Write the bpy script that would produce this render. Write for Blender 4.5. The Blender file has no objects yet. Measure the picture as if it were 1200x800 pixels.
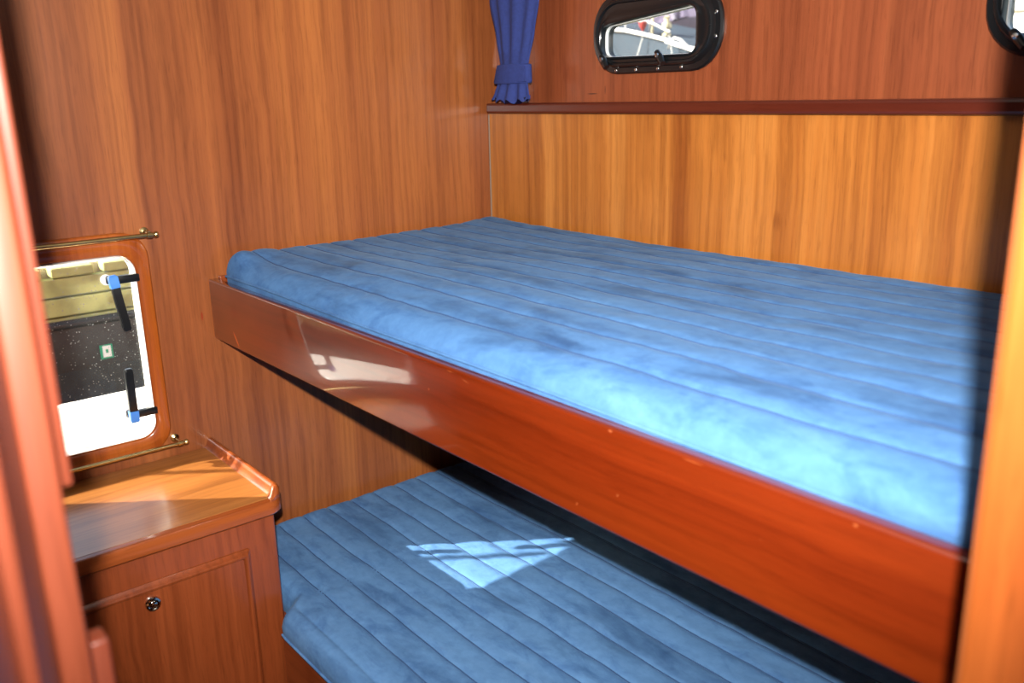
import bpy, bmesh, math, random
from mathutils import Vector, Matrix, noise
random.seed(7)
S = bpy.context.scene
COL = S.collection

# ---------------------------------------------------------------- camera
CAM = Vector((1.9232, -1.5026, 1.5025)); YAW, PIT, ROL, FPX = .8882, .2714, -.0235, 1044.6
F = Vector((-math.sin(YAW)*math.cos(PIT), math.cos(YAW)*math.cos(PIT), -math.sin(PIT)))
R = Vector((math.cos(YAW), math.sin(YAW), 0)); U = R.cross(F)
R2 = math.cos(ROL)*R + math.sin(ROL)*U; U2 = -math.sin(ROL)*R + math.cos(ROL)*U
cd = bpy.data.cameras.new('camera'); cam = bpy.data.objects.new('camera', cd); COL.objects.link(cam)
cd.sensor_width = 36; cd.lens = FPX/1200*36; cd.clip_start = .02
cam.matrix_world = Matrix(((R2.x, U2.x, -F.x, CAM.x), (R2.y, U2.y, -F.y, CAM.y), (R2.z, U2.z, -F.z, CAM.z), (0, 0, 0, 1)))
cd.dof.use_dof = True; cd.dof.focus_distance = 1.9; cd.dof.aperture_fstop = 4.0
S.camera = cam

# ---------------------------------------------------------------- sky, sun, flash, exposure
SUN_AZ = Vector((.60, .80)); SUN_EL = math.radians(34)
world = bpy.data.worlds.new('sky'); S.world = world; world.use_nodes = True
wn = world.node_tree.nodes; wl = world.node_tree.links
bg = wn['Background']; sky = wn.new('ShaderNodeTexSky'); sky.sky_type = 'NISHITA'; sky.sun_disc = False; sky.dust_density = 6.; sky.air_density = 1.; sky.ozone_density = .6
sky.sun_elevation = SUN_EL; sky.sun_rotation = math.atan2(-SUN_AZ.x, -SUN_AZ.y)
wl.new(sky.outputs[0], bg.inputs[0]); bg.inputs[1].default_value = .50
sd = bpy.data.lights.new('sun', 'SUN'); sun = bpy.data.objects.new('sun', sd); COL.objects.link(sun)
sd.energy = 17; sd.angle = math.radians(.55); sd.color = (1, .95, .86)
ce = math.cos(SUN_EL)
sun.rotation_euler = Vector((SUN_AZ.x*ce, SUN_AZ.y*ce, -math.sin(SUN_EL))).to_track_quat('-Z', 'Y').to_euler()
# the flash on top of the photographer's camera (its hard shadow lies under the bunk board and behind both door posts)
fd = bpy.data.lights.new('camera_flash', 'SPOT'); fl = bpy.data.objects.new('camera_flash', fd); COL.objects.link(fl)
fd.energy = 335; fd.shadow_soft_size = .013; fd.spot_size = math.radians(98); fd.spot_blend = 1.0; fd.color = (1, .96, .91)
fl.location = CAM - F*.085 + U2*.105
fl.rotation_euler = (F*math.cos(.14) + U2*math.sin(.14)).to_track_quat('-Z', 'Y').to_euler()
vs = S.view_settings
vs.view_transform = 'Standard'; vs.look = 'None'; vs.exposure = 0.0; vs.gamma = 1; vs.use_curve_mapping = False

# ---------------------------------------------------------------- materials
def nodes(name):
    m = bpy.data.materials.new(name); m.use_nodes = True
    return m, m.node_tree.nodes, m.node_tree.links, m.node_tree.nodes['Principled BSDF']
def setp(b, **k):
    for a, v in k.items():
        b.inputs[a.replace('_', ' ')].default_value = v
def ramp(n, l, src, stops):
    r = n.new('ShaderNodeValToRGB'); e = r.color_ramp.elements
    while len(e) > 1: e.remove(e[0])
    e[0].position, e[0].color = stops[0][0], (*stops[0][1], 1)
    for p, c in stops[1:]:
        x = e.new(p); x.color = (*c, 1)
    l.new(src, r.inputs[0]); return r.outputs[0]
def mix(n, l, fac, a, b, mode='MIX'):
    m = n.new('ShaderNodeMix'); m.data_type = 'RGBA'; m.blend_type = mode
    for s, v in ((m.inputs[0], fac), (m.inputs[6], a), (m.inputs[7], b)):
        if isinstance(v, bpy.types.NodeSocket): l.new(v, s)
        else: s.default_value = v if isinstance(v, float) else (*v, 1)
    return m.outputs[2]
def pnoise(n, l, vec, scale, detail=4, rough=.55, dist=0):
    t = n.new('ShaderNodeTexNoise'); t.inputs['Scale'].default_value = scale; t.inputs['Detail'].default_value = detail
    t.inputs['Roughness'].default_value = rough; t.inputs['Distortion'].default_value = dist
    l.new(vec, t.inputs['Vector']); return t.outputs['Fac']
def wood(name, dark, mid, light, axis='Z', band=9., rough=.38, coat=.5, crough=.12, seed=0., contrast=1., fine=.5, plain=False, marks=(), chips=False):
    """varnished mahogany: ribbon bands along the grain, fine streaks and pores; grain follows a world axis"""
    m, n, l, b = nodes(name)
    g = n.new('ShaderNodeNewGeometry')
    lowd = pnoise(n, l, g.outputs['Position'], 3.5, 2)
    mp = n.new('ShaderNodeMapping'); l.new(g.outputs['Position'], mp.inputs[0])
    sc = [1, 1, 1]; sc['XYZ'.index(axis)] = .022; mp.inputs['Scale'].default_value = sc
    mp.inputs['Location'].default_value = (seed, seed*1.7, seed*.6)
    off = n.new('ShaderNodeVectorMath'); off.operation = 'MULTIPLY_ADD'
    cmb = n.new('ShaderNodeCombineXYZ')
    for k in range(3): l.new(lowd, cmb.inputs[k])
    l.new(cmb.outputs[0], off.inputs[0]); off.inputs[1].default_value = (.02, .02, .02); l.new(mp.outputs[0], off.inputs[2])
    v = off.outputs[0]
    n1 = pnoise(n, l, v, band, 5, .62, .15)
    base = ramp(n, l, n1, [(.5-.22*contrast, dark), (.5, mid), (.5+.2*contrast, light)] if contrast <= 1 else [(.3, dark), (.5, mid), (.68, light)])
    n2 = pnoise(n, l, v, 95, 3, .6)
    st = ramp(n, l, n2, [(.34, (.55, .50, .46)), (.55, (1, 1, 1)), (.75, (1.12, 1.1, 1.06))])
    c = mix(n, l, fine, base, st, 'MULTIPLY')
    mp2 = n.new('ShaderNodeMapping'); l.new(g.outputs['Position'], mp2.inputs[0])
    sc2 = [1, 1, 1]; sc2['XYZ'.index(axis)] = .06; mp2.inputs['Scale'].default_value = sc2
    n3 = pnoise(n, l, mp2.outputs[0], 420, 2, .5)
    po = ramp(n, l, n3, [(.30, (.55, .5, .45)), (.42, (1, 1, 1))])
    c = mix(n, l, .55*fine+.1, c, po, 'MULTIPLY')
    if not plain:
        vo = n.new('ShaderNodeTexVoronoi'); vo.inputs['Scale'].default_value = 5.2
        mp3 = n.new('ShaderNodeMapping'); sc3 = [1, 1, 1]; sc3['XYZ'.index(axis)] = .55; mp3.inputs['Scale'].default_value = sc3
        mp3.inputs['Location'].default_value = (seed+.3, seed+.8, seed)
        l.new(g.outputs['Position'], mp3.inputs[0]); l.new(mp3.outputs[0], vo.inputs['Vector'])
        kn = ramp(n, l, vo.outputs['Distance'], [(.0, (.45, .36, .3)), (.03, (.7, .62, .55)), (.075, (1, 1, 1))])
        c = mix(n, l, .8, c, kn, 'MULTIPLY')
    for (mx_, my_, mz_), rad, rot, mcol in marks:       # single dents and scratches
        mm = n.new('ShaderNodeMapping'); mm.vector_type = 'TEXTURE'; l.new(g.outputs['Position'], mm.inputs[0])
        mm.inputs['Location'].default_value = (mx_, my_, mz_); mm.inputs['Rotation'].default_value = rot; mm.inputs['Scale'].default_value = rad
        ln_ = n.new('ShaderNodeVectorMath'); ln_.operation = 'LENGTH'; l.new(mm.outputs[0], ln_.inputs[0])
        mk = ramp(n, l, ln_.outputs['Value'], [(.55, (1, 1, 1)), (1., (0, 0, 0))])
        c = mix(n, l, mk, c, mcol)
    if chips:
        cv = n.new('ShaderNodeTexVoronoi'); cv.inputs['Scale'].default_value = 11.; l.new(g.outputs['Position'], cv.inputs['Vector'])
        ck = ramp(n, l, cv.outputs['Distance'], [(.018, (1, 1, 1)), (.035, (0, 0, 0))])
        c = mix(n, l, ck, c, (.5, .16, .05))
    l.new(c, b.inputs['Base Color'])
    setp(b, Roughness=rough, Coat_Weight=coat, Coat_Roughness=crough, Coat_IOR=1.5, Specular_IOR_Level=.35)
    bp = n.new('ShaderNodeBump'); bp.inputs['Strength'].default_value = .12; bp.inputs['Distance'].default_value = .0006
    l.new(n2, bp.inputs['Height']); l.new(bp.outputs[0], b.inputs['Normal'])
    return m
def plain(name, col, rough=.5, metal=0., coat=0., var=.0, vscale=30, bump=0., spec=.5):
    m, n, l, b = nodes(name); setp(b, Specular_IOR_Level=spec, Roughness=rough, Metallic=metal, Coat_Weight=coat, Coat_Roughness=.1)
    b.inputs['Base Color'].default_value = (*col, 1)
    if var or bump:
        g = n.new('ShaderNodeNewGeometry'); f = pnoise(n, l, g.outputs['Position'], vscale, 5)
        if var:
            c = ramp(n, l, f, [(.3, tuple(x*(1-var) for x in col)), (.7, tuple(min(1, x*(1+var)) for x in col))])
            l.new(c, b.inputs['Base Color'])
        if bump:
            bp = n.new('ShaderNodeBump'); bp.inputs['Strength'].default_value = bump; bp.inputs['Distance'].default_value = .001
            l.new(f, bp.inputs['Height']); l.new(bp.outputs[0], b.inputs['Normal'])
    return m
def velvet(name, base, lite, dark, seed):
    """crushed velvet: the nap is brushed into lighter and darker patches"""
    m, n, l, b = nodes(name)
    g = n.new('ShaderNodeNewGeometry')
    mp = n.new('ShaderNodeMapping'); l.new(g.outputs['Position'], mp.inputs[0]); mp.inputs['Scale'].default_value = (.55, 1.5, 1)
    mp.inputs['Location'].default_value = (seed, seed, 0)
    a = pnoise(n, l, mp.outputs[0], 6.5, 5, .6, .3)
    c = ramp(n, l, a, [(.27, dark), (.49, base), (.60, base), (.76, lite)])
    mq = n.new('ShaderNodeMapping'); l.new(g.outputs['Position'], mq.inputs[0]); mq.inputs['Scale'].default_value = (.7, 1.25, 1.25)
    mq.inputs['Location'].default_value = (seed*2, 0, seed)
    a2 = pnoise(n, l, mq.outputs[0], 17, 6, .66, .6)
    sm = ramp(n, l, a2, [(.34, (.50, .58, .70)), (.50, (1, 1, 1)), (.66, (1.1, 1.08, 1.05))])
    c = mix(n, l, .6, c, sm, 'MULTIPLY')
    f = pnoise(n, l, g.outputs['Position'], 60, 4, .6)
    st = ramp(n, l, f, [(.3, (.80, .82, .86)), (.7, (1.1, 1.08, 1.06))])
    c = mix(n, l, .7, c, st, 'MULTIPLY')
    l.new(c, b.inputs['Base Color'])
    setp(b, Roughness=.9, Sheen_Weight=.08, Sheen_Roughness=.4, Specular_IOR_Level=.15)
    b.inputs['Sheen Tint'].default_value = (.55, .78, 1, 1)
    bp = n.new('ShaderNodeBump'); bp.inputs['Strength'].default_value = .35; bp.inputs['Distance'].default_value = .002
    l.new(f, bp.inputs['Height']); l.new(bp.outputs[0], b.inputs['Normal'])
    return m
def glass(name, specks, cover=-.16):
    m = bpy.data.materials.new(name); m.use_nodes = True; n = m.node_tree.nodes; l = m.node_tree.links
    n.clear(); out = n.new('ShaderNodeOutputMaterial')
    t = n.new('ShaderNodeBsdfTransparent'); t.inputs[0].default_value = (.95, .97, .96, 1)
    g = n.new('ShaderNodeBsdfGlossy'); g.inputs['Roughness'].default_value = .02
    lw = n.new('ShaderNodeLayerWeight'); lw.inputs[0].default_value = .5
    pw = n.new('ShaderNodeMath'); pw.operation = 'POWER'; l.new(lw.outputs['Facing'], pw.inputs[0]); pw.inputs[1].default_value = 4.
    fr = n.new('ShaderNodeMath'); fr.operation = 'MULTIPLY_ADD'; l.new(pw.outputs[0], fr.inputs[0]); fr.inputs[1].default_value = .7; fr.inputs[2].default_value = .035
    mx = n.new('ShaderNodeMixShader'); l.new(fr.outputs[0], mx.inputs[0]); l.new(t.outputs[0], mx.inputs[1]); l.new(g.outputs[0], mx.inputs[2])
    d = n.new('ShaderNodeBsdfDiffuse'); d.inputs[0].default_value = (.8, .8, .76, 1)
    geo = n.new('ShaderNodeNewGeometry')
    v = n.new('ShaderNodeTexVoronoi'); v.inputs['Scale'].default_value = specks; l.new(geo.outputs['Position'], v.inputs['Vector'])
    v.inputs['Randomness'].default_value = 1
    sz = pnoise(n, l, geo.outputs['Position'], specks*.6, 2)
    th = n.new('ShaderNodeMath'); th.operation = 'MULTIPLY_ADD'; l.new(sz, th.inputs[0]); th.inputs[1].default_value = .55; th.inputs[2].default_value = cover
    lt = n.new('ShaderNodeMath'); lt.operation = 'LESS_THAN'; l.new(v.outputs['Distance'], lt.inputs[0]); l.new(th.outputs[0], lt.inputs[1])
    mu = n.new('ShaderNodeMath'); mu.operation = 'MULTIPLY_ADD'; l.new(lt.outputs[0], mu.inputs[0]); mu.inputs[1].default_value = .30; mu.inputs[2].default_value = .012
    m2 = n.new('ShaderNodeMixShader'); l.new(mu.outputs[0], m2.inputs[0]); l.new(mx.outputs[0], m2.inputs[1]); l.new(d.outputs[0], m2.inputs[2])
    l.new(m2.outputs[0], out.inputs[0]); return m

M = dict(
    wall_left=wood('veneer_bulkhead', (.15, .037, .011), (.265, .078, .022), (.36, .117, .030), 'Z', 7, .36, .35, .2, 0, .85, marks=[((0, -.822, 1.043), (.02, .003, .012), (0, 0, 0), (.22, .03, .008))]),
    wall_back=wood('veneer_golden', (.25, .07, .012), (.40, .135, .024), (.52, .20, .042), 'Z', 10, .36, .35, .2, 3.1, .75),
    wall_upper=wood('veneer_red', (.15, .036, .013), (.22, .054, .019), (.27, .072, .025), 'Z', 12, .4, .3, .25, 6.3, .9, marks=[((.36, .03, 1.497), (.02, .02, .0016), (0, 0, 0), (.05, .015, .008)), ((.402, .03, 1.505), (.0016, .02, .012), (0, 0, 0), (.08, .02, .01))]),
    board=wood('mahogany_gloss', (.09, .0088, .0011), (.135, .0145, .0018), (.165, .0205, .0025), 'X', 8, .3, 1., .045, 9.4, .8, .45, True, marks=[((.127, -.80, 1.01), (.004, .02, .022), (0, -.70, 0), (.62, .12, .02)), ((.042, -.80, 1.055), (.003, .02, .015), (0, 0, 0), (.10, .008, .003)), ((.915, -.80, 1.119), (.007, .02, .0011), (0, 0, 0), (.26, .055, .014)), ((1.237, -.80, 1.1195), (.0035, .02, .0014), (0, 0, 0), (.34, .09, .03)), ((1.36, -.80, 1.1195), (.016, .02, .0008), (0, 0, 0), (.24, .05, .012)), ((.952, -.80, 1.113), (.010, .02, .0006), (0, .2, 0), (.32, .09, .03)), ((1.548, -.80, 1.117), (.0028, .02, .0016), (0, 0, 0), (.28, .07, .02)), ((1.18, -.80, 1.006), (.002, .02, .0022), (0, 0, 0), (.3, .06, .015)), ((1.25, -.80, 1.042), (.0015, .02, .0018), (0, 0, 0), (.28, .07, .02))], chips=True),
    solid=wood('mahogany_solid', (.15, .030, .009), (.22, .046, .012), (.28, .065, .018), 'X', 14, .3, .7, .09, 2.2, .8, .4, True),
    solid_y=wood('mahogany_edge', (.17, .034, .008), (.27, .058, .012), (.34, .080, .017), 'Y', 14, .3, .7, .09, 5.2, .8, .4, True),
    shelf=wood('mahogany_ledge', (.05, .008, .004), (.075, .012, .0055), (.095, .016, .007), 'X', 14, .3, .6, .12, 1.2, .8, .3, True),
    top=wood('worktop_veneer', (.20, .066, .015), (.31, .11, .025), (.39, .15, .037), 'Y', 16, .32, .35, .16, 4.4, .9, .45, True),
    cab=wood('cabinet_veneer', (.18, .037, .010), (.25, .053, .014), (.30, .068, .019), 'Z', 10, .34, .5, .14, 7.7, .9, .45, True),
    post=wood('mahogany_post', (.22, .050, .010), (.30, .074, .014), (.36, .096, .019), 'Z', 22, .3, .6, .12, 8.8, .8, .4, True),
    jamb=wood('mahogany_jamb', (.11, .021, .009), (.16, .034, .014), (.20, .045, .019), 'Z', 30, .45, .25, .3, 5.8, .8, .35, True),
    frame=wood('window_frame_wood', (.22, .042, .006), (.33, .075, .010), (.40, .105, .014), 'Z', 20, .3, .8, .08, 3.8, .8, .3, True),
    floor=wood('floor_teak', (.10, .04, .016), (.15, .065, .026), (.2, .09, .036), 'X', 10, .5, .3, .2, 1, 1, .5, True),
    velvet_up=velvet('velvet_upper', (.072, .185, .40), (.104, .245, .48), (.027, .073, .18), 1.3),
    velvet_lo=velvet('velvet_lower', (.105, .24, .475), (.135, .285, .53), (.045, .115, .26), 4.1),
    curtain=plain('curtain_cotton', (.017, .032, .155), .9, var=.15, vscale=160, bump=.25),
    black=plain('black_plastic', (.005, .006, .007), .3, coat=.15),
    rubber=plain('black_rubber', (.012, .012, .012), .6),
    stitch=plain('stitching', (.026, .07, .18), .9), blue=plain('blue_plastic', (.05, .22, .68), .4),
    steel=plain('steel', (.62, .62, .60), .25, 1.),
    chrome=plain('chrome', (.75, .74, .68), .08, 1.),
    brass=plain('brass', (.52, .40, .18), .26, 1., var=.12, vscale=60),
    white=plain('white_gelcoat', (.80, .79, .74), .4),
    rim=plain('white_seal', (.78, .78, .76), .35),
    ceil=plain('white_headliner', (.40, .38, .34), .7, var=.05),
    caulk=plain('grey_sealant', (.22, .17, .13), .6),
    glass1=glass('window_glass', 130.), glass2=glass('port_glass', 200., -.23),
    dock=plain('weathered_planks', (.43, .44, .17), .9, var=.35, vscale=9, bump=.4),
    dock_top=plain('bleached_deck', (.72, .66, .50), .9, var=.12, vscale=14),
    tar=plain('black_tarpaulin', (.016, .018, .019), .55, var=.4, vscale=30),
    green=plain('green_print', (.01, .30, .16), .5), paper=plain('white_print', (.8, .82, .8), .6),
    hull=plain('grey_blue_hull', (.05, .07, .095), .9, spec=.05, var=.1, vscale=3),
    boatwhite=plain('white_paint', (.8, .8, .78), .4), alloy=plain('dull_white_alloy', (.42, .42, .42), .5),
    red=plain('red_fender', (.25, .012, .012), .45),
    shed=plain('violet_roof', (.09, .08, .125), .9, spec=.05, var=.1, vscale=3), shedwall=plain('dark_shed', (.022, .021, .033), .9, spec=.05, var=.3, vscale=4),
    shedpale=plain('pale_gutter', (.2, .19, .24), .9, spec=.05), cream=plain('cream_paint', (.45, .40, .26), .5),
    water=plain('harbour_water', (.03, .05, .05), .12),
)

# ---------------------------------------------------------------- mesh helpers (everything is modelled in world coordinates)
ORG = {}
def empty(name, loc):
    o = bpy.data.objects.new(name, None); COL.objects.link(o); o.location = loc; o.empty_display_size = .05
    ORG[o] = Vector(loc); return o
def obj(name, bm, mat, parent=None, smooth=False):
    if parent is None:
        xs = [v.co for v in bm.verts]
        lo = Vector([min(c[i] for c in xs) for i in range(3)]); hi = Vector([max(c[i] for c in xs) for i in range(3)])
        org = Vector(((lo.x+hi.x)/2, (lo.y+hi.y)/2, lo.z))
    else: org = ORG[parent]
    bmesh.ops.translate(bm, verts=bm.verts, vec=-org)
    bmesh.ops.recalc_face_normals(bm, faces=bm.faces)
    me = bpy.data.meshes.new(name); bm.to_mesh(me); bm.free()
    if smooth:
        for p in me.polygons: p.use_smooth = True
        try: me.set_sharp_from_angle(angle=math.radians(smooth if smooth > 1 else 40))
        except Exception: pass
    me.materials.append(M[mat] if isinstance(mat, str) else mat)
    o = bpy.data.objects.new(name, me); COL.objects.link(o); ORG[o] = org
    if parent is None: o.location = org
    else: o.parent = parent
    return o
def tag(o, label, cat, group=None):
    o['label'] = label; o['category'] = cat
    if group: o['group'] = group
    return o
def struct(o, label=None, cat=None):
    o['kind'] = 'structure'
    if label: o['label'] = label
    if cat: o['category'] = cat
    return o
def box(bm, lo, hi, bev=0., seg=2):
    r = bmesh.ops.create_cube(bm, size=1)
    vs_ = r['verts']
    for v in vs_:
        v.co = Vector([(lo[i]+hi[i])/2 + v.co[i]*(hi[i]-lo[i]) for i in range(3)])
    if bev:
        es = {e for v in vs_ for e in v.link_edges}
        bmesh.ops.bevel(bm, geom=list(es), offset=bev, segments=seg, profile=.5, affect='EDGES', clamp_overlap=True)
    return bm
def nb(): return bmesh.new()
def bx(lo, hi, bev=0., seg=2): return box(nb(), lo, hi, bev, seg)
def skin(bm, rings, closed_ring=True, closed_path=False, caps=True):
    """connect successive vertex rings"""
    R_ = [[bm.verts.new(c) for c in r] for r in rings]
    n = len(R_[0]); m = len(R_)
    for i in range(m if closed_path else m-1):
        a, b = R_[i], R_[(i+1) % m]
        for k in range(n if closed_ring else n-1):
            j = (k+1) % n
            bm.faces.new((a[k], a[j], b[j], b[k]))
    if caps and not closed_path and closed_ring:
        bm.faces.new(list(reversed(R_[0]))); bm.faces.new(R_[-1])
    return bm
def tube(bm, pts, rad, n=10, closed=False):
    pts = [Vector(p) for p in pts]; rings = []
    for i, p in enumerate(pts):
        if closed: d = pts[(i+1) % len(pts)] - pts[i-1]
        else: d = pts[min(i+1, len(pts)-1)] - pts[max(i-1, 0)]
        d.normalize(); up = Vector((0, 0, 1)) if abs(d.z) < .9 else Vector((1, 0, 0))
        a = d.cross(up).normalized(); b = d.cross(a)
        r = rad[i] if isinstance(rad, (list, tuple)) else rad
        rings.append([p + a*r*math.cos(2*math.pi*k/n) + b*r*math.sin(2*math.pi*k/n) for k in range(n)])
    return skin(bm, rings, True, closed)
def lathe(bm, base, axis, prof, n=20):
    """prof: (radius, height along axis)"""
    axis = Vector(axis).normalized(); up = Vector((0, 0, 1)) if abs(axis.z) < .9 else Vector((1, 0, 0))
    a = axis.cross(up).normalized(); b = axis.cross(a); base = Vector(base)
    rings = [[base + axis*h + (a*math.cos(2*math.pi*k/n) + b*math.sin(2*math.pi*k/n))*max(r, 1e-4) for k in range(n)] for r, h in prof]
    return skin(bm, rings)
def rrect(u0, u1, v0, v1, r, n=7):
    out = []
    for cu, cv, a0 in ((u1-r, v1-r, 0), (u0+r, v1-r, 90), (u0+r, v0+r, 180), (u1-r, v0+r, 270)):
        for k in range(n+1):
            a = math.radians(a0 + 90*k/n); out.append((cu + r*math.cos(a), cv + r*math.sin(a)))
    return out
def ring(bm, loops, P):
    """closed ring from cross-section loops [(2-D loop, depth)...]; P maps (u, v, depth) to space"""
    return skin(bm, [[P(u, v, d) for u, v in lp] for lp, d in loops], True, True)
def plate(bm, lp, d0, d1, P):
    return skin(bm, [[P(u, v, d0) for u, v in lp], [P(u, v, d1) for u, v in lp]])
def slab_holes(bm, u0, u1, v0, v1, holes, d0, d1, P):
    """a wall slab with rectangular openings, built from cells"""
    us = sorted({u0, u1, *[h[0] for h in holes], *[h[1] for h in holes]}); vs2 = sorted({v0, v1, *[h[2] for h in holes], *[h[3] for h in holes]})
    for i in range(len(us)-1):
        for j in range(len(vs2)-1):
            cu, cv = (us[i]+us[i+1])/2, (vs2[j]+vs2[j+1])/2
            if any(h[0] < cu < h[1] and h[2] < cv < h[3] for h in holes): continue
            a, b = Vector(P(us[i], vs2[j], d0)), Vector(P(us[i+1], vs2[j+1], d1))
            box(bm, [min(a[k], b[k]) for k in range(3)], [max(a[k], b[k]) for k in range(3)])
    return bm
PX = lambda u, v, d: Vector((d, u, v))      # left wall plane: u = Y, v = Z, d = X
PY = lambda u, v, d: Vector((u, d, v))      # back wall plane: u = X, v = Z, d = Y

# ---------------------------------------------------------------- the room
ZC = 1.92
struct(obj('floor', bx((-.05, -2.3, -.05), (3.1, .03, 0)), 'floor'))
struct(obj('ceiling', bx((-.05, -2.3, ZC), (3.1, .12, ZC+.04)), 'ceil'))
W1 = (-1.345, -.953, .802, 1.200)           # glass opening of the left window: y0 y1 z0 z1
struct(obj('wall_left', slab_holes(nb(), -2.3, .11, 0, ZC, [(W1[0]-.008, W1[1]+.008, W1[2]-.008, W1[3]+.008)], -.024, 0, PX), 'wall_left'))
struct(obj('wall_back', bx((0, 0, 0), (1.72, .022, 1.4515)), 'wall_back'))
G2 = ((.405, 1.577), (.676, 1.574), (.674, 1.669), (.405, 1.642))
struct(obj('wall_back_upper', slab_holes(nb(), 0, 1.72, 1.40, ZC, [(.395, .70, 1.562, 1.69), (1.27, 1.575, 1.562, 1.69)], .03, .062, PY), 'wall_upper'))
struct(obj('wall_front', bx((0, -1.70, 0), (1.64, -1.66, ZC)), 'wall_left'))
struct(obj('wall_right', bx((1.722, -.985, 0), (1.762, .062, ZC)), 'wall_left'))
struct(obj('wall_passage_side', bx((1.763, -.25, 0), (3.1, -.2, ZC)), 'wall_left'))
struct(obj('wall_passage_end', bx((3.05, -2.3, 0), (3.1, -.25, ZC)), 'wall_left'))
struct(obj('wall_passage_front', bx((1.64, -2.3, 0), (3.05, -2.25, ZC)), 'wall_left'))
# sealant bead in the corner between bulkhead and hull lining
struct(obj('trim_1', bx((.0005, -.0035, .45), (.0035, -.0003, 1.450), .0008), 'caulk'))
# dark ledge that caps the lower lining
tag(obj('ledge', bx((.012, -.02, 1.4525), (1.715, .029, 1.4785), .006, 3), 'shelf'), 'dark mahogany ledge running along the wall under the two portholes', 'ledge')
# right door post, close to the camera
tr = struct(obj('trim_2', bx((1.7245, -.990, 0), (1.86, -.85, ZC-.001), .004, 2), 'post'), 'bright orange varnished door post at the right edge')

# left door frame: stepped vertical mouldings, the stop broken by a gap
def pol(bearing, dist): 
    a = math.radians(bearing); return (CAM.x - dist*math.cos(a), CAM.y + dist*math.sin(a))
DJ = .60
dj = empty('trim_3', (CAM.x-DJ, -1.43, 0)); struct(dj, 'varnished mahogany door frame with stepped mouldings at the left edge')
def strip(name, b0, b1, dist, depth, z0, z1, bev, mat='jamb', seg=3):
    x, ya = pol(b0, dist); _, yb = pol(b1, dist)
    return obj(name, bx((x-depth, ya, z0), (x, yb, z1), bev, seg), mat, dj, 40)
def slant(name, pts, z0, z1, mat='jamb'):
    return obj(name, skin(nb(), [[(x, y, z0) for x, y in pts], [(x, y, z1) for x, y in pts]]), mat, dj)
a, b = pol(-3, .31), pol(6.3, .45)
slant('casing', [a, b, (b[0]-.03, b[1]-.02), (b[0]-.03, a[1]-.06), (a[0], a[1]-.06)], 0, ZC-.002)
strip('bead', 6.15, 7.4, .45, .013, 0, ZC-.002, .0046, seg=5)
a, b = pol(7.1, .461), pol(8.5, .60)
slant('reveal', [a, b, (b[0], b[1]-.02), (a[0], a[1]-.006)], 0, ZC-.002)
strip('stile', 8.35, 10.35, .58, .05, 0, ZC-.002, .004)
strip('stop', 10.3, 10.95, .605, .02, 1.264, ZC-.002, .002)
strip('stop', 10.3, 11.5, .605, .02, 0, 1.148, .002)

# ---------------------------------------------------------------- left window with latches
w1 = empty('window_1', (0, (W1[0]+W1[1])/2, W1[2])); struct(w1, 'rounded window with glossy wooden frame and two black latches')
L = lambda i, r: rrect(W1[0]-i, W1[1]+i, W1[2]-i, W1[3]+i, r)
fr_o = lambda i, r: rrect(W1[0]-.034+i, W1[1]+.030-i, W1[2]-.037+i, W1[3]+.046-i, r)
obj('frame', ring(nb(), [(fr_o(0, .055), .0004), (fr_o(0, .055), .012), (fr_o(.004, .052), .0155), (L(.005, .042), .0155), (L(.001, .038), .012), (L(.001, .038), .0004)], PX), 'frame', w1, 50)
obj('seal', ring(nb(), [(L(0, .037), -.022), (L(0, .037), .0135), (L(-.0012, .035), .0150), (L(-.0028, .034), .0135), (L(-.003, .034), -.022)], PX), 'rim', w1, 50)
obj('pane', plate(nb(), L(-.0032, .034), -.012, -.008, PX), 'glass1', w1)
def latch(pv, end, tab, name='latch'):
    # black tab on the frame, pivot boss against the glass, flat handle with a blue cap
    px, end, tab = Vector(pv), Vector(end), Vector(tab)
    bm = nb(); box(bm, (-.0075, px.y-.008, px.z-.009), (.004, px.y+.008, px.z+.009), .004)
    box(bm, (.004, px.y-.006, px.z-.0085), (.0165, tab.y, px.z+.0085), .003)
    o = obj(name, bm, 'black', w1, 40)
    d = (end-px); ln = d.length; d.normalize(); s = Vector((0, -d.z, d.y)); X = Vector((1, 0, 0))
    bm = nb(); rings = []
    for t, hw, x0, x1 in ((-.010, .0055, .018, .026), (-.004, .0085, .017, .030), (.3*ln, .0082, .018, .032), (.92*ln, .0078, .022, .037), (ln, .007, .024, .036)):
        c = px*1; c.x = 0; c = c + d*t
        rings.append([c + s*hw + X*x0, c + s*hw + X*x1, c - s*hw + X*x1, c - s*hw + X*x0])
    skin(bm, rings); bmesh.ops.bevel(bm, geom=bm.edges[:], offset=.0015, segments=2, affect='EDGES')
    obj('handle', bm, 'black', o, 40)
    bm = nb(); c = px*1; c.x = 0
    skin(bm, [[c + d*t + s*hw + X*x0, c + d*t + s*hw + X*x1, c + d*t - s*hw + X*x1, c + d*t - s*hw + X*x0] for t, hw, x0, x1 in ((-.013, .006, .019, .028), (-.009, .0088, .0165, .0316), (.013, .0088, .0168, .0326))])
    obj('cap', bm, 'blue', o, 40)
    obj('washer', lathe(nb(), (-.0078, px.y-.006, px.z), (1, 0, 0), [(.011, 0), (.011, .003), (.009, .004)]), 'rim', o, 40)
latch((.02, -1.002, 1.151), (.02, -.990, 1.047), (0, -.947, 0))
latch((.02, -1.000, .858), (.02, -1.000, .966), (0, -.947, 0))
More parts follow.
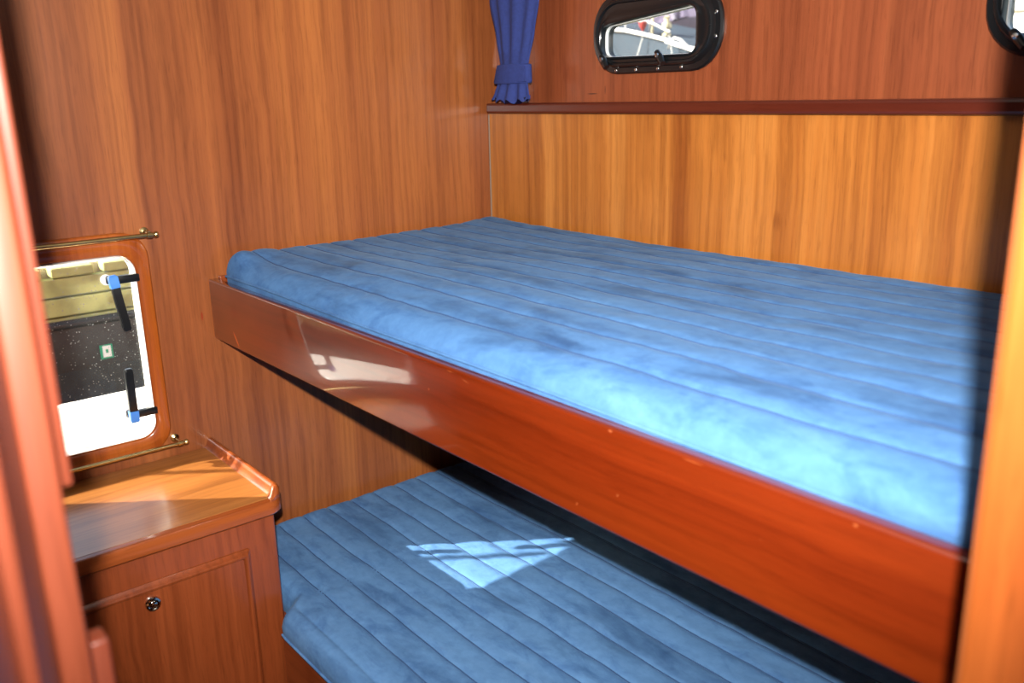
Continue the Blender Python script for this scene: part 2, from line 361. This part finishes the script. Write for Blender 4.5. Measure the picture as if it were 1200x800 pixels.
def rod(z, x, y1, label):
    t = empty('curtain_rod', (x, -1.15, z)); tag(t, label, 'curtain rod', 'brass curtain rods of the left window')
    obj('bar', tube(nb(), [(x, -1.42, z), (x, y1, z)], .0048, 12), 'brass', t, 40)
    for y in (y1-.010, -1.41):
        bm = nb(); lathe(bm, (.0005, y, z+.004), (1, 0, 0), [(.0095, 0), (.0095, .002), (.007, .0035), (.0038, .005), (.0034, x-.004), (.004, x+.002)], 14)
        lathe(bm, (x, y-.006, z), (0, 1, 0), [(.0052, 0), (.0068, .001), (.0068, .011), (.0052, .012)], 14)
        obj('bracket', bm, 'brass', t, 40)
    obj('finial', lathe(nb(), (x, y1, z), (0, 1, 0), [(.0048, -.001), (.0065, .001), (.0065, .006), (.004, .0085), (.0001, .009)], 14), 'brass', t, 40)
rod(1.238, .032, -.912, 'thin brass curtain rod above the left window')
rod(.776, .032, -.905, 'thin brass curtain rod below the left window, above the cabinet top')

# ---------------------------------------------------------------- portholes in the back wall
def interp(a, b, t): return [(p[0]+(q[0]-p[0])*t, p[1]+(q[1]-p[1])*t) for p, q in zip(a, b)]
def quad_loop(c, r, n=7):
    """rounded quad in the vertex order of rrect: corners c = bl, br, tr, tl"""
    bl, br, tr_, tl = [Vector(p) for p in c]; out = []
    for p, nx, pv in ((tr_, tl, br), (tl, bl, tr_), (bl, br, tl), (br, tr_, bl)):
        a = p + (pv-p).normalized()*r; b = p + (nx-p).normalized()*r
        for k in range(n+1):
            t = k/n; q = a*(1-t)**2 + p*2*t*(1-t) + b*t*t; out.append((q.x, q.y))
    return out
def porthole(name, x0, g, label, knobs):
    x1 = x0+.366; z0, z1 = 1.5385, 1.712
    t = empty(name, ((x0+x1)/2, .03, z0)); struct(t, label)
    O = lambda i: rrect(x0+i, x1-i, z0+i, z1-i, .078-i*.6)
    inn = quad_loop(g, .022)
    Y = .03
    loops = [(O(0), Y-.0004), (O(0), Y-.006), (O(.003), Y-.010), (O(.013), Y-.011), (O(.0155), Y-.018), (O(.018), Y-.0215), (O(.0225), Y-.0225), (O(.025), Y-.017), (interp(O(.025), inn, .45), Y-.016), (interp(O(.025), inn, .7), Y-.019), (interp(O(.025), inn, .93), Y-.017), (inn, Y-.012), (inn, Y+.022), (interp(O(.02), inn, .72), Y+.022), (interp(O(.02), inn, .72), Y-.0004)]
    obj('frame', ring(nb(), loops, PY), 'black', t, 35)
    i2 = [((p[0]-(x0+x1)/2)*.992+(x0+x1)/2, (p[1]-1.615)*.985+1.615) for p in inn]
    obj('gasket', ring(nb(), [(inn, Y-.003), (inn, Y+.006), (i2, Y+.006), (i2, Y-.003)], PY), 'rim', t)
    obj('pane', plate(nb(), i2, Y+.001, Y+.004, PY), 'glass2', t)
    pts = [(x0+.075, z0+.008), (x0+.135, z0+.008), (x0+.200, z0+.008), (x0+.265, z0+.0095), (x0+.352, z0+.066), (x0+.352, z0+.112), (x0+.075, z1-.008), (x0+.20, z1-.008)]
    for u, v in pts:
        obj('screw', lathe(nb(), (u, Y-.0095, v), (0, -1, 0), [(.0046, 0), (.0044, .0016), (.003, .0026), (.0001, .003)], 10), 'steel', t, 60)
    for u, v in knobs:
        o = obj('dog', tube(nb(), [(u-.012, Y-.022, v+.012), (u, Y-.026, v), (u+.012, Y-.030, v-.013)], [.006, .0085, .0065], 10), 'black', t, 60)
        obj('pin', lathe(nb(), (u-.003, Y-.031, v+.004), (0, -1, 0), [(.0048, 0), (.0046, .003), (.0001, .005)], 10), 'steel', o, 60)
porthole('window_2', .371, G2, 'black framed porthole showing a moored boat outside', [(.424, 1.567), (.590, 1.569)])
porthole('window_3', 1.247, tuple((x+.877, z) for x, z in ((.402, 1.574), (.676, 1.574), (.676, 1.676), (.402, 1.676))), 'black framed porthole cut by the right edge, full of white light', [(1.31, 1.565)])

# ---------------------------------------------------------------- tied-back curtain
def curtain():
    cx, cy = .150, -.030
    prof = [(1.86, .105, .020), (1.72, .094, .020), (1.64, .072, .019), (1.575, .054, .017), (1.555, .053, .016), (1.528, .058, .017), (1.505, .066, .020), (1.484, .076, .022)]
    n = 72; rings = []
    sh = {1.86: .0, 1.72: .0, 1.64: .0, 1.575: -.004, 1.555: -.006, 1.528: -.012, 1.505: -.017, 1.484: -.022}
    for i in range(60):
        t = i/59; z = 1.86 + (1.4815-1.86)*t
        for a, b in zip(prof, prof[1:]):
            if a[0] >= z >= b[0] or b is prof[-1]:
                if not (a[0] >= z >= b[0]) and z > b[0]: continue
                k = min(1, max(0, (a[0]-z)/(a[0]-b[0]))); k = k*k*(3-2*k)*.4+k*.6
                w = a[1]+(b[1]-a[1])*k; d = a[2]+(b[2]-a[2])*k; s = sh[a[0]]+(sh[b[0]]-sh[a[0]])*k
                break
        amp = .35 if z > 1.60 else (.16 if z > 1.52 else .42)
        rg = []
        for j in range(n):
            an = 2*math.pi*j/n
            u = math.cos(an); ruf = 1 + amp*math.sin(9*math.acos(max(-1, min(1, u))) + 2.2*math.sin(an*.5) + z*4)*(1 if math.sin(an) < 0 else .3)
            zz = z
            if i == 59: zz += .006*math.sin(14*u) + .010*abs(u)**2
            rg.append((cx + s + w*u*(1+.02*math.sin(31*z+j)), cy + d*.7*math.sin(an)*ruf*(1-.35*u*u), zz))
        rings.append(rg)
    c = obj('curtain', skin(nb(), rings), 'curtain', None, 60)
    tag(c, 'royal blue cotton curtain gathered by a tieback above the ledge', 'curtain')
    rings = []
    for z, g in ((1.571, 1.03), (1.569, 1.10), (1.55, 1.12), (1.53, 1.13), (1.526, 1.07)):
        w = (.056+(1.571-z)*.14)*g
        sx = -.005 - (1.571-z)*.16
        rings.append([(cx+sx+w*math.cos(2*math.pi*j/40), cy+.021*g*math.sin(2*math.pi*j/40), z) for j in range(40)])
    bm = skin(nb(), rings)
    skin(bm, [[(.190, -.052, 1.566), (.206, -.050, 1.567), (.206, -.046, 1.567), (.190, -.047, 1.566)], [(.188, -.056, 1.548), (.209, -.052, 1.548), (.209, -.048, 1.548), (.188, -.049, 1.548)], [(.186, -.055, 1.529), (.213, -.051, 1.529), (.213, -.047, 1.529), (.186, -.049, 1.529)]])
    obj('tieback', bm, 'curtain', c, 40)
curtain()

# ---------------------------------------------------------------- bunks
ZT, ZB = 1.1232, .9886
ub = empty('upper_bunk', (.83, -.4, ZB)); tag(ub, 'upper bunk with a glossy red mahogany front board', 'bunk')
bm = bx((.0015, -.800, ZB), (1.708, -.778, ZT), .004, 3); obj('front_board', bm, 'board', ub, 40)
obj('base', bx((.002, -.7775, 1.035), (1.708, -.003, 1.062)), 'solid', ub)
obj('cleat', bx((.002, -.7775, .992), (.026, -.003, 1.034), .002), 'solid', ub)
obj('end_rail', bx((.002, -.7775, 1.0625), (.014, -.70, 1.128), .003), 'solid', ub)
lb = empty('lower_bunk', (.9, -.45, 0)); tag(lb, 'lower bunk base with a dark mahogany front beside the cabinet', 'bunk')
obj('front_board', bx((.368, -.866, .0), (1.708, -.846, .452), .004, 3), 'solid', lb, 40)
obj('base', bx((.002, -.8455, .425), (1.708, -.003, .4525)), 'solid', lb)

def mattress(name, mat, x0, x1, yf, yb, zb, ztop, spacing, seam0, puff, seed, label, rc=.05, r=.024, bumps=()):
    nx, ny = 150, 330
    T = ztop-zb
    def axis(a, b, n):
        out = []; ne = 8
        for k in range(3): out.append((a, r + (T-r)*(1-k/3)*.999))          # side wall
        for k in range(ne):
            th = math.pi/2*(1-k/ne); out.append((a + r*(1-math.sin(th)), r*(1-math.cos(th))))
        for k in range(n+1): out.append((a+r+(b-a-2*r)*k/n, 0))
        for k in range(1, ne+1):
            th = math.pi/2*k/ne; out.append((b - r*(1-math.sin(th)), r*(1-math.cos(th))))
        for k in range(1, 4): out.append((b, r + (T-r)*k/3*.999))
        return out
    wob = lambda x, y: .0045*noise.noise((x*3.1+seed, y*6, seed)) + .002*noise.noise((x*11, y*9, seed+3))
    wrk = lambda x, y: .0022*noise.noise((x*9+seed, y*16, 1.7)) + .0012*noise.noise((x*26, y*30, seed)) + .005*noise.noise((x*2.2+seed, y*2.6, 5.1))
    hump = lambda x, y: sum(h*math.exp(-((x-bx_)**2/sx_**2+(y-by_)**2/sy_**2)) for bx_, by_, sx_, sy_, h in bumps)
    yfm = min(yf(x0), yf(x1))
    ax = axis(x0, x1, nx); ay = axis(yfm, yb, ny)
    bm = nb(); grid = []
    for X, dx in ax:
        row = []
        for Yv, dy in ay:
            y0 = yf(X); y = yb + (Yv-yb)*(y0-yb)/(yfm-yb); x = X
            for cx_, sx in ((x0+rc, -1), (x1-rc, 1)):       # rounded plan corners
                for cy_, sy in ((y0+rc, -1), (yb-rc, 1)):
                    a, b = (x-cx_)*sx, (y-cy_)*sy
                    if a > 0 and b > 0:
                        k = max(a, b)/math.hypot(a, b); x = cx_+a*k*sx; y = cy_+b*k*sy
            drop = min(max(dx, dy) + .5*min(dx, dy), T)
            w = max(0, 1-drop/r*.9)
            ph = ((y-seam0+wob(x, y))/spacing) % 1.0
            ridge = 1-abs(2*ph-1)          # 0 at the seam, 1 mid channel
            q = 1-(1-ridge)**4.5
            z = ztop - drop + w*(puff*(q-.75) + wrk(x, y)) + (1-min(1, drop/T))*hump(x, y)
            if drop > r*.9 and dy >= dx and Yv < (yfm+yb)/2:   # gentle bulge of the front side
                y -= .0018*math.sin(math.pi*min(1, drop/T))
            row.append(bm.verts.new((x, y, z)))
        grid.append(row)
    for i in range(len(grid)-1):
        for j in range(len(grid[0])-1):
            bm.faces.new((grid[i][j], grid[i+1][j], grid[i+1][j+1], grid[i][j+1]))
    loop = [g[0] for g in grid] + grid[-1][1:] + [g[-1] for g in reversed(grid[:-1])] + list(reversed(grid[0][1:-1]))
    try: bm.faces.new(loop)
    except ValueError: pass
    o = obj(name, bm, mat, None, 80); tag(o, label, 'mattress')
    k = 0
    while seam0+k*spacing < yb-r-.005:                         # stitching pulled into each valley
        pts = []
        for i in range(121):
            x = x0+r+.004+(x1-x0-2*r-.008)*i/120; y = seam0+k*spacing
            if y < yf(x)+r+.004: continue
            for _ in range(3): y = seam0+k*spacing-wob(x, y)
            pts.append((x, y, ztop-.75*puff+wrk(x, y)+hump(x, y)+.0004))
        if len(pts) > 2: obj('seam_stitching', tube(nb(), pts, .0015, 6), 'stitch', o, 60)
        k += 1
    return o
um = mattress('mattress', 'velvet_up', .018, 1.702, lambda x: -.774, -.006, 1.0635, 1.179, .0635, -.713, .0034, 1.0,
         'blue velvet quilted mattress on the upper bunk', rc=.04, r=.036, bumps=((.8, -.80, 50., .105, -.026), (.04, -.76, .07, .08, .026), (.03, -.02, .12, .10, .010), (.35, -.45, .3, .2, -.004)))
zs = lambda x: 1.1265 + .010*math.exp(-((x-.25)/.35)**2) - .003*math.sin(x*5)
obj('piping', tube(nb(), [(.05+.02*i, -.7772, zs(.05+.02*i)) for i in range(82)], .0026, 8), 'velvet_up', um, 60)
def yfl(x):
    t = min(1, max(0, (x-.356)/.05)); t = t*t*(3-2*t); return -.832 - .046*t
lm = mattress('mattress', 'velvet_lo', .010, 1.702, yfl, -.006, .4535, .510, .0665, -.778, .0040, 2.6,
         'blue velvet quilted mattress on the lower bunk with a patch of sun', rc=.04, r=.030)
obj('piping', tube(nb(), [(.40+.02*i, yfl(.40+.02*i)-.002, .462) for i in range(64)], .0028, 8), 'velvet_lo', lm, 60)

# ---------------------------------------------------------------- cabinet and worktop
XF = .352; YR = -.848
cb = empty('cabinet', (.18, -1.2, 0)); tag(cb, 'mahogany cabinet with a panelled door under the left window', 'cabinet')
obj('body', bx((.002, -1.62, 0), (XF, YR, .7065), .008, 3), 'cab', cb, 40)
# overlay door with a stepped lip
def door():
    y0, y1, z0, z1 = -1.42, -.914, .07, .6425
    P = lambda u, v, d: Vector((d, u, v))
    lp = lambda i: rrect(y0+i, y1-i, z0+i, z1-i, .004, 2)
    bm = nb()
    rings = [(lp(-.006), XF+.0006), (lp(-.006), XF+.003), (lp(-.002), XF+.006), (lp(.001), XF+.011), (lp(.004), XF+.0125), (lp(.008), XF+.0115), (lp(.0105), XF+.0085), (lp(.013), XF+.0085)]
    skin(bm, [[P(u, v, d) for u, v in q] for q, d in rings])
    d = obj('door', bm, 'cab', cb, 30)
    k = obj('knob', lathe(nb(), (XF+.0086, -1.104, .609), (1, 0, 0), [(.0145, 0), (.0145, .004), (.013, .0065), (.010, .0072), (.0085, .006), (.0082, .0035), (.0001, .0035)], 24), 'chrome', d, 30)
    obj('button', lathe(nb(), (XF+.0086, -1.104, .609), (1, 0, 0), [(.0072, .0036), (.0070, .0062), (.005, .0078), (.0001, .0082)], 20), 'chrome', d, 40)
door()
wt = empty('worktop', (.18, -1.2, .7075)); tag(wt, 'sunlit mahogany cabinet top with a raised edge rail', 'worktop')
XE = .3685; YE = -.829; ZT0, ZT1 = .7076, .7389
def outline(i, rad):
    pts = [(.0015+0*i, -1.62)]
    pts += [(XE-i, -1.62)]
    c = (XE-.035, YE-.035); rr = .035-i
    for k in range(9):
        a = math.radians(90*k/8); pts.append((c[0]+rr*math.cos(a), c[1]+rr*math.sin(a)))
    pts += [(.0015, YE-i)]
    return pts
skin_r = [(outline(.004, 0), ZT0), (outline(.0, 0), ZT0+.004), (outline(.0, 0), ZT1-.006), (outline(.0025, 0), ZT1-.0015), (outline(.007, 0), ZT1)]
obj('edging', skin(nb(), [[(x, y, z) for x, y in q] for q, z in skin_r]), 'solid_y', wt, 40)
obj('top_panel', bx((.003, -1.61, ZT1-.002), (XE-.016, YE-.020, ZT1+.0006), .0003, 1), 'top', wt)
# raised fiddle rail along the bunk end, turning the front corner
prof = [(.000, .0), (.000, .016), (.003, .0205), (.008, .022), (.013, .0205), (.016, .014), (.019, .006), (.025, .0005)]
path = [((.0015, YE), (0, 1)), ((.10, YE), (0, 1)), ((.22, YE), (0, 1)), ((XE-.035, YE), (0, 1))]
for k in range(1, 8):
    a = math.radians(90-80*k/7); path.append(((XE-.035+.035*math.cos(a), YE-.035+.035*math.sin(a)), (math.cos(a), math.sin(a))))
rings = []
for q, ((x, y), (nx_, ny_)) in enumerate(path):
    fade = 1 if q < 7 else max(.08, 1-(q-6)/4.2)
    rings.append([(x-nx_*o_, y-ny_*o_, ZT1-.001+h*fade) for o_, h in prof])
obj('rail', skin(nb(), rings), 'solid_y', wt, 50)

# ---------------------------------------------------------------- outside the left window: aft deck, black tarpaulin, dock
tag(obj('boat_deck', bx((-.505, -2.2, .70), (-.06, .3, .757), .004), 'white'), 'white deck in full sun just outside the left window', 'deck')
sp = empty('deck_stanchion', (-.45, -1.685, .757)); tag(sp, 'thin steel rail stanchion standing on the white deck', 'stanchion')
obj('pole', tube(nb(), [(-.45, -1.685, .757), (-.45, -1.685, 1.66)], .010, 12), 'steel', sp, 40)
obj('foot', lathe(nb(), (-.45, -1.685, .7572), (0, 0, 1), [(.03, 0), (.03, .006), (.015, .010), (.013, .03), (.0101, .032)], 16), 'steel', sp, 40)
bmk = empty('black_sheet', (-1.16, -1.0, .25)); tag(bmk, 'black rubber sheet hanging on the dock beyond the left window', 'sheet')
bm = nb(); rings = []
for i in range(60):
    y = -3.2 + 3.5*i/59; w = .004*noise.noise((y*3, 1, 2)); b = .012*math.sin(y*9)
    rings.append([(-1.150+w, y, .25), (-1.146+w+b*.3, y, .65), (-1.152+w, y, .815), (-1.160+w, y, .828), (-1.17+w, y, .826), (-1.175+w, y, .25)])
obj('cloth', skin(bm, rings), 'tar', bmk, 40)
obj('top_hem', tube(nb(), [(-1.155, -3.2+.1*i, .812) for i in range(36)], .012, 10), 'tar', bmk, 50)
st = obj('sticker', bx((-1.1405, -.769, .684), (-1.136, -.729, .731), .0005, 1), 'green', bmk)
obj('sticker_print', bx((-1.1359, -.761, .690), (-1.1345, -.735, .728)), 'paper', st)
obj('sticker_mark', bx((-1.1344, -.752, .704), (-1.1338, -.744, .716)), 'green', st)
dk = empty('dock', (-1.4, -1.0, 0)); tag(dk, 'weathered olive wooden dock with bleached top beyond the left window', 'dock')
zz = [.30, .52, .700, .83, .895, .960]
for a, b in zip(zz, zz[1:]):
    obj('plank', bx((-1.24, -4.5, a+.003), (-1.20-random.uniform(0, .006), 2.5, b-.003), .004), 'dock', dk)
for y0, y1 in ((-1.9, -1.40), (-1.37, -.99), (-.965, -.895), (-.865, -.735), (-.705, -.36), (-.33, .2)):
    obj('kerb_block', bx((-1.262, y0, .961), (-1.198, y1, .993), .006), 'dock', dk)
obj('deck_surface', bx((-4.5, -4.5, .93), (-1.264, 2.5, .990), .003), 'dock_top', dk)

# ---------------------------------------------------------------- outside the portholes: moored boat, shed
mb = empty('moored_boat', (-3.0, 4.6, .2)); tag(mb, 'grey-blue boat bow with white rail moored outside the porthole', 'boat')
sheer = [(-5.6, 2.08), (-4.4, 2.04), (-3.51, 1.990), (-3.29, 1.962), (-3.09, 1.92), (-2.89, 1.872), (-2.76, 1.825), (-2.5, 1.76), (-2.1, 1.70)]
bm = nb()
skin(bm, [[(x, 4.0+.10*max(0, (x+3)), z), (x+.02, 4.55, z+.06), (x+.02, 5.0, z-.1), (x, 4.9, .2), (x-.1, 4.25, .2), (x-.03, 4.06, z-.4)] for x, z in sheer]); obj('hull', bm, 'hull', mb, 30)
obj('gunwale', tube(nb(), [(x, 3.985+.10*max(0, (x+3)), z) for x, z in sheer], .014, 8), 'boatwhite', mb, 60)
obj('rail', tube(nb(), [(-5.6, 4.1, 2.20), (-3.51, 4.05, 2.090), (-3.09, 4.05, 2.012), (-2.9, 4.06, 1.93)], .010, 8), 'alloy', mb, 60)
for x, z in ((-3.44, 2.075), (-3.36, 2.06), (-3.10, 2.012)):
    obj('stanchion', tube(nb(), [(x, 4.05, z-.14), (x, 4.05, z)], .007, 8), 'alloy', mb, 60)
obj('flagstaff', tube(nb(), [(-3.098, 4.08, 1.86), (-3.10, 4.08, 2.5)], .009, 8), 'cream', mb, 60)
obj('bitt', lathe(nb(), (-2.985, 4.12, 1.84), (0, 0, 1), [(.022, 0), (.022, .06), (.036, .065), (.036, .085), (.02, .09), (.02, .12), (.04, .125), (.038, .16), (.02, .165), (.018, .20), (.03, .205), (.001, .22)], 12), 'cream', mb, 40)
obj('mooring_line', tube(nb(), [(-2.80, 3.93, 1.80), (-2.78, 3.92, 1.855), (-2.73, 3.92, 1.875), (-2.67, 3.92, 1.855), (-2.60, 3.92, 1.80), (-2.52, 3.92, 1.74)], .011, 8), 'alloy', mb, 60)
obj('mooring_line', tube(nb(), [(-2.84, 3.94, 1.85), (-2.6, 3.90, 1.79), (-2.3, 3.88, 1.70)], .006, 8), 'boatwhite', mb, 60)
for xa, xb in ((-3.50, -3.36), (-3.10, -3.18), (-2.83, -2.78)):
    obj('stay', tube(nb(), [(xa, 3.97, 1.90), (xb, 3.97, 1.70)], .004, 6), 'alloy', mb, 60)
rf = obj('marker_float', lathe(nb(), (-3.118, 3.99, 1.945), (0, 0, 1), [(.004, 0), (.022, .03), (.034, .06), (.03, .075), (.001, .08)], 14), 'red', None, 50)
tag(rf, 'small red float hanging on the moored boat rail', 'float')
bo = empty('second_boat', (-.2, 6.5, .2)); tag(bo, 'white boat cabin side filling the porthole at the right edge', 'boat')
obj('cabin_side', bx((-1.6, 5.6, .2), (1.2, 7.4, 3.2), .05, 3), 'boatwhite', bo, 40)
obj('rubbing_strake', bx((-1.6, 5.575, 1.985), (1.2, 5.605, 2.015), .004), 'cream', bo)
sh = empty('boat_shed', (-9, 11, 0)); tag(sh, 'violet roofed boat shed far behind the moored boat', 'building')
obj('wall', bx((-16, 10.2, 0), (-4.2, 14, 2.6)), 'shedwall', sh)
bm = nb(); skin(bm, [[(-7.62, 9.2, 2.78), (-7.50, 9.0, 2.40), (-7.42, 9.02, 2.38), (-7.5, 9.25, 3.6)], [(-7.15, 9.2, 3.1), (-6.93, 9.0, 2.50), (-6.86, 9.05, 2.5), (-6.9, 9.25, 3.6)]])
obj('roof_panel', bm, 'shed', sh)
obj('gutter', tube(nb(), [(-7.28, 8.95, 2.92), (-7.05, 8.95, 2.47)], .035, 6), 'shedpale', sh)
obj('upper_wall', bx((-16, 10.25, 2.602), (-4.2, 13.8, 4.6)), 'shed', sh)
struct(obj('harbour_water', bx((-30, -30, -.9), (30, 40, -.3)), 'water'), 'dark harbour water around the boat')
